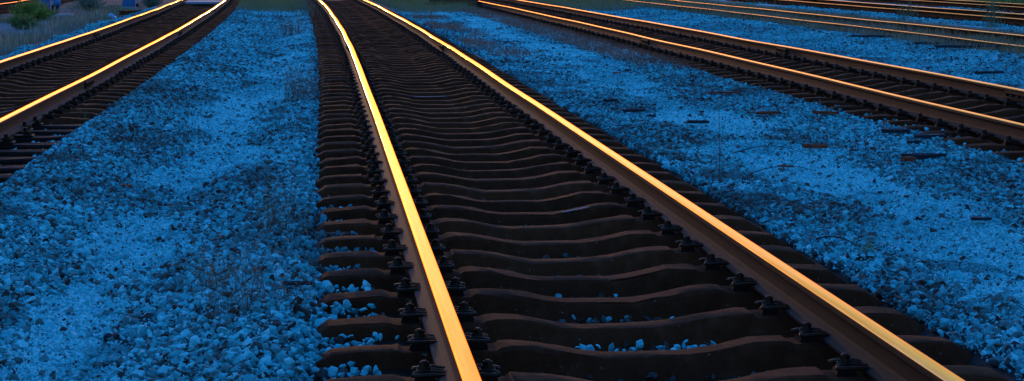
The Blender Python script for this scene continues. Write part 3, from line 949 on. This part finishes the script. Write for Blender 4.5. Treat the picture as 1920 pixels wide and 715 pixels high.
# rusty rail offcuts
for i, (dx, dz, rz, L, lab) in enumerate(((0, 0, -.30, 4.6, 'rusty rail offcut on the verge, nearest of the pile of three'), (-.17, 0, -.27, 4.8, 'rusty rail offcut in the middle of the pile of three'), (-.34, .0, -.30, 4.2, 'rusty rail offcut at the back of the pile of three'))):
    x, y = -6.15 + dx, 63.6
    n = len(PROF); V = [(px, yy, pz) for yy in (0, L) for px, pz in PROF]
    F = [(j, n + j, n + (j + 1) % n, (j + 1) % n) for j in range(n)] + [tuple(range(n)), tuple(range(2 * n - 1, n - 1, -1))]
    b = MB(); b.add(V, F)
    o = b.build('rail_offcut', M_orust, None, loc=(x, y, gz(x, y) + .05 + dz), rot=(0, 0, rz))
    tag(o, lab, 'rail', 'rail offcuts on the verge')
# crumpled blue plastic
b = MB(); r = random.Random(5)
V = [(0, 0, .17)]; F = []
for ring in range(1, 4):
    for k in range(9):
        a = 6.283 * k / 9; rad = .07 * ring * r.uniform(.7, 1.25)
        V.append((math.cos(a) * rad, math.sin(a) * rad * .8, max(0, .17 - .055 * ring + r.uniform(-.02, .03))))
for k in range(9): F.append((0, 1 + k, 1 + (k + 1) % 9))
for ring in range(2):
    for k in range(9):
        q = 1 + ring * 9; F.append((q + k, q + 9 + k, q + 9 + (k + 1) % 9, q + (k + 1) % 9))
b.add(V, F); o = b.build('plastic_bag', M_plastic, None, loc=(-6.62, 62.2, gz(-6.62, 62.2) + .005), smooth=False); tag(o, 'crumpled bright blue plastic bag on the verge beside the left track', 'bag')
# crossing panel in the left track
for i, y in enumerate((67.2, 68.6)):
    c = float(centre(1, y))
    b = MB(); b.box(0, 0, 0, 1.25, 1.3, .08, bev=.012)
    o = b.build('crossing_panel', M_white, None, loc=(c, y, .045)); tag(o, ('nearer' if i == 0 else 'farther') + ' pale panel laid between the rails of the left track', 'panel', 'crossing panels')
TIM2 = []
for q in TIM:
    q2 = q.copy(); q2.materials.clear(); q2.materials.append(M_orust2); TIM2.append(q2)
# stack of old timber sleepers right of the main track
for i, (dx, dy, dz, rz) in enumerate(((0, 0, 0, .1), (.1, .3, 0, .05), (-.05, .6, 0, .12), (.05, .25, .17, .02))):
    x, y = 4.25 + dx, 63.2 + dy
    o = link('old_timber', TIM2[i % 3], None, (x, y, gz(4.25, 63.2) + .15 + dz), (0, 0, rz), (.62, 1, 1))
    tag(o, ['front timber of the low stack in the far grass right of the central track', 'second timber of the low stack in the far grass', 'rear timber of the low stack in the far grass', 'topmost timber of the low stack in the far grass'][i], 'timber', 'old timbers stacked in the grass')

# ------------------------------------------------------------------ debris on the gravel
def pix_ground(u, v, zz=-.05):     # spot on the ground seen at a given place of the photograph, used once to lay things out
    d = Euler(cam.rotation_euler).to_matrix() @ Vector(((u - 960) / 3626.7, -(v - 357.5) / 3626.7, -1))
    t = (zz - CAM_Z) / d.z
    return cam.location.x + d.x * t, cam.location.y + d.y * t
def chunk(label, u, v, L, w, t, rz, m, seed, name='wood_scrap', cat='wood', lift=.04, ry=0.):
    x, y = pix_ground(u, v); r = random.Random(seed)
    n = 6; V = []; F = []
    sk0, sk1 = r.uniform(-.6, .6), r.uniform(-.6, .6)
    taper = r.uniform(.35, .9)
    for i in range(n):
        s = i / (n - 1) - .5
        f = (1 - (1 - taper) * i / (n - 1)) * (.75 if i in (0, n - 1) else 1)
        cy = r.gauss(0, w * .05)
        sk = sk0 if i < 2 else (sk1 if i > n - 3 else 0)
        for a, c in ((-.5, 0), (-.5, .8), (-.1, 1), (.42, .85), (.5, .6), (.46, 0)):
            V.append((s * L + a * w * sk + r.gauss(0, L * .015), cy + a * w * f * r.uniform(.92, 1.06), c * t * .8 * (.6 + .4 * f) * r.uniform(.85, 1.15)))
    for i in range(n - 1):
        for j in range(6): F.append((i * 6 + j, (i + 1) * 6 + j, (i + 1) * 6 + (j + 1) % 6, i * 6 + (j + 1) % 6))
    F.append(tuple(range(6))); F.append(tuple((n - 1) * 6 + j for j in range(5, -1, -1)))
    b = MB(); b.add(V, F)
    o = b.build(name, m, None, loc=(x, y, gz(x, y) + lift), rot=(0, ry, rz)); tag(o, label, cat, 'wood scraps on the gravel')
    return o
chunk('slim light brown stick lying on the fine gravel, upper middle', 1360, 183, .32, .05, .03, -.1, M_wood, 1)
chunk('light brown split wood piece on the open fine gravel', 1440, 222, .24, .09, .04, .25, M_wood, 2)
chunk('brown bark piece on the gravel left of the right track', 1550, 227, .24, .10, .04, -.15, M_wood, 3)
chunk('short dark red wood block in the middle of the gravel', 1527, 286, .17, .08, .045, -.15, M_wood, 4)
chunk('dark pointed wood scrap close to the right sleeper ends', 1680, 263, .24, .12, .05, -.1, M_dwood, 5)
chunk('blue black flat slate of wood, right of the pointed scrap', 1742, 270, .28, .16, .035, .15, M_dwood, 6, lift=.03)
chunk('thin dark splinter under the blue black slate of wood', 1725, 277, .2, .06, .03, .1, M_dwood, 7, lift=.012)
chunk('largest flat black board piece lying on the right gravel', 1732, 303, .27, .16, .05, .05, M_dwood, 8, lift=.025)
chunk('rounded brown lump left of the largest black board piece', 1703, 312, .10, .09, .05, 0, M_wood, 9)
chunk('dark bark flake among coarse stones, left edge of the right gravel strip', 1145, 196, .17, .1, .04, .6, M_dwood, 10)
chunk('dark twisted bark scrap right of the bark flake', 1190, 216, .22, .07, .04, .2, M_dwood, 11)
chunk('dark bark scrap by the coarse stones above the long twig', 1308, 236, .2, .08, .04, -.2, M_dwood, 12)
chunk('black stick lying far off beside the right track', 1640, 86, .9, .1, .05, -.1, M_dwood, 13)
chunk('dark board far off on the gravel near the grass strip', 1750, 97, .6, .14, .05, 0, M_dwood, 14)
chunk('long thin dark stick on the gravel near the grass, right edge', 1810, 108, 1.0, .09, .05, .05, M_dwood, 15)
chunk('dark crooked stick on the gravel behind the right track', 1855, 142, .45, .07, .05, .35, M_dwood, 16)
chunk('flat brown wood splinter beside the sleeper ends left of the central track', 618, 440, .22, .05, .02, -.1, M_wood, 17, lift=.03)
chunk('dark wood splinter in the foreground stones left of the central track', 560, 558, .13, .03, .025, -.05, M_dwood, 18, lift=.03)
chunk('small dark bark lump in the left foreground gravel', 208, 626, .055, .05, .035, .2, M_dwood, 19, lift=.01)
chunk('brown bark lump on the left walkway gravel', 237, 352, .07, .06, .04, .2, M_wood, 20, lift=.01)
fr = random.Random(77)
for i in range(9):
    u, v = fr.choice([(fr.uniform(1180, 1330), fr.uniform(190, 260)), (fr.uniform(1400, 1700), fr.uniform(255, 330)), (fr.uniform(1500, 1850), fr.uniform(390, 450)), (fr.uniform(1050, 1250), fr.uniform(95, 150))])
    chunk('small dark bark flake scattered on the gravel strip right of the central track', u, v, fr.uniform(.06, .15), fr.uniform(.04, .07), fr.uniform(.015, .03), fr.uniform(-1.5, 1.5), fr.choice((M_dwood, M_wood, M_dwood)), 200 + i, name='bark_flake', cat='bark', lift=.03)['group'] = 'bark flakes on the right gravel strip'
def twig(label, u0, v0, u1, v1, arch, rad=.004):
    a = Vector((*pix_ground(u0, v0), 0)); c = Vector((*pix_ground(u1, v1), 0))
    a.z = gz(a.x, a.y) + .03; c.z = gz(c.x, c.y) + .03
    pts = [a.lerp(c, t) + Vector((0, .01 * math.sin(9 * t), arch * math.sin(math.pi * t))) for t in np.linspace(0, 1, 9)]
    root = empty('twig', a); tag(root, label, 'twig', 'twigs on the gravel')
    b = MB(); b.tube([p - a for p in pts], [rad * (1 - .07 * i) for i in range(9)], 5); b.build('stem', M_dwood, root)
    b = MB(); q = pts[5] - a; b.tube([q, q + (c - a) * .12 + Vector((0, .06, .03)), q + (c - a) * .2 + Vector((0, .1, .035))], [rad * .6, rad * .5, rad * .3], 4); b.build('side_shoot', M_dwood, root)
twig('upper arched dark twig on the gravel right of the central track', 1372, 296, 1520, 296, .07)
twig('lower dark twig on the gravel right of the central track', 1402, 336, 1530, 324, .05)
twig('short black twig by the sleeper ends in the right foreground', 1530, 462, 1612, 478, .03, .005)

# pale lime streaks on single sleepers
stain(t2, 2, 4.25 + .6 * 12, 1.42, .16)
stain(t2, 2, 4.25 + .6 * 29, 1.0, .36)
stain(t1, 1, 10.6 + .6 * 15, float(centre(1, 19.6)) + .05, .3)
stain(t1, 1, 10.6 + .6 * 41, float(centre(1, 35.2)) - .05, .3)
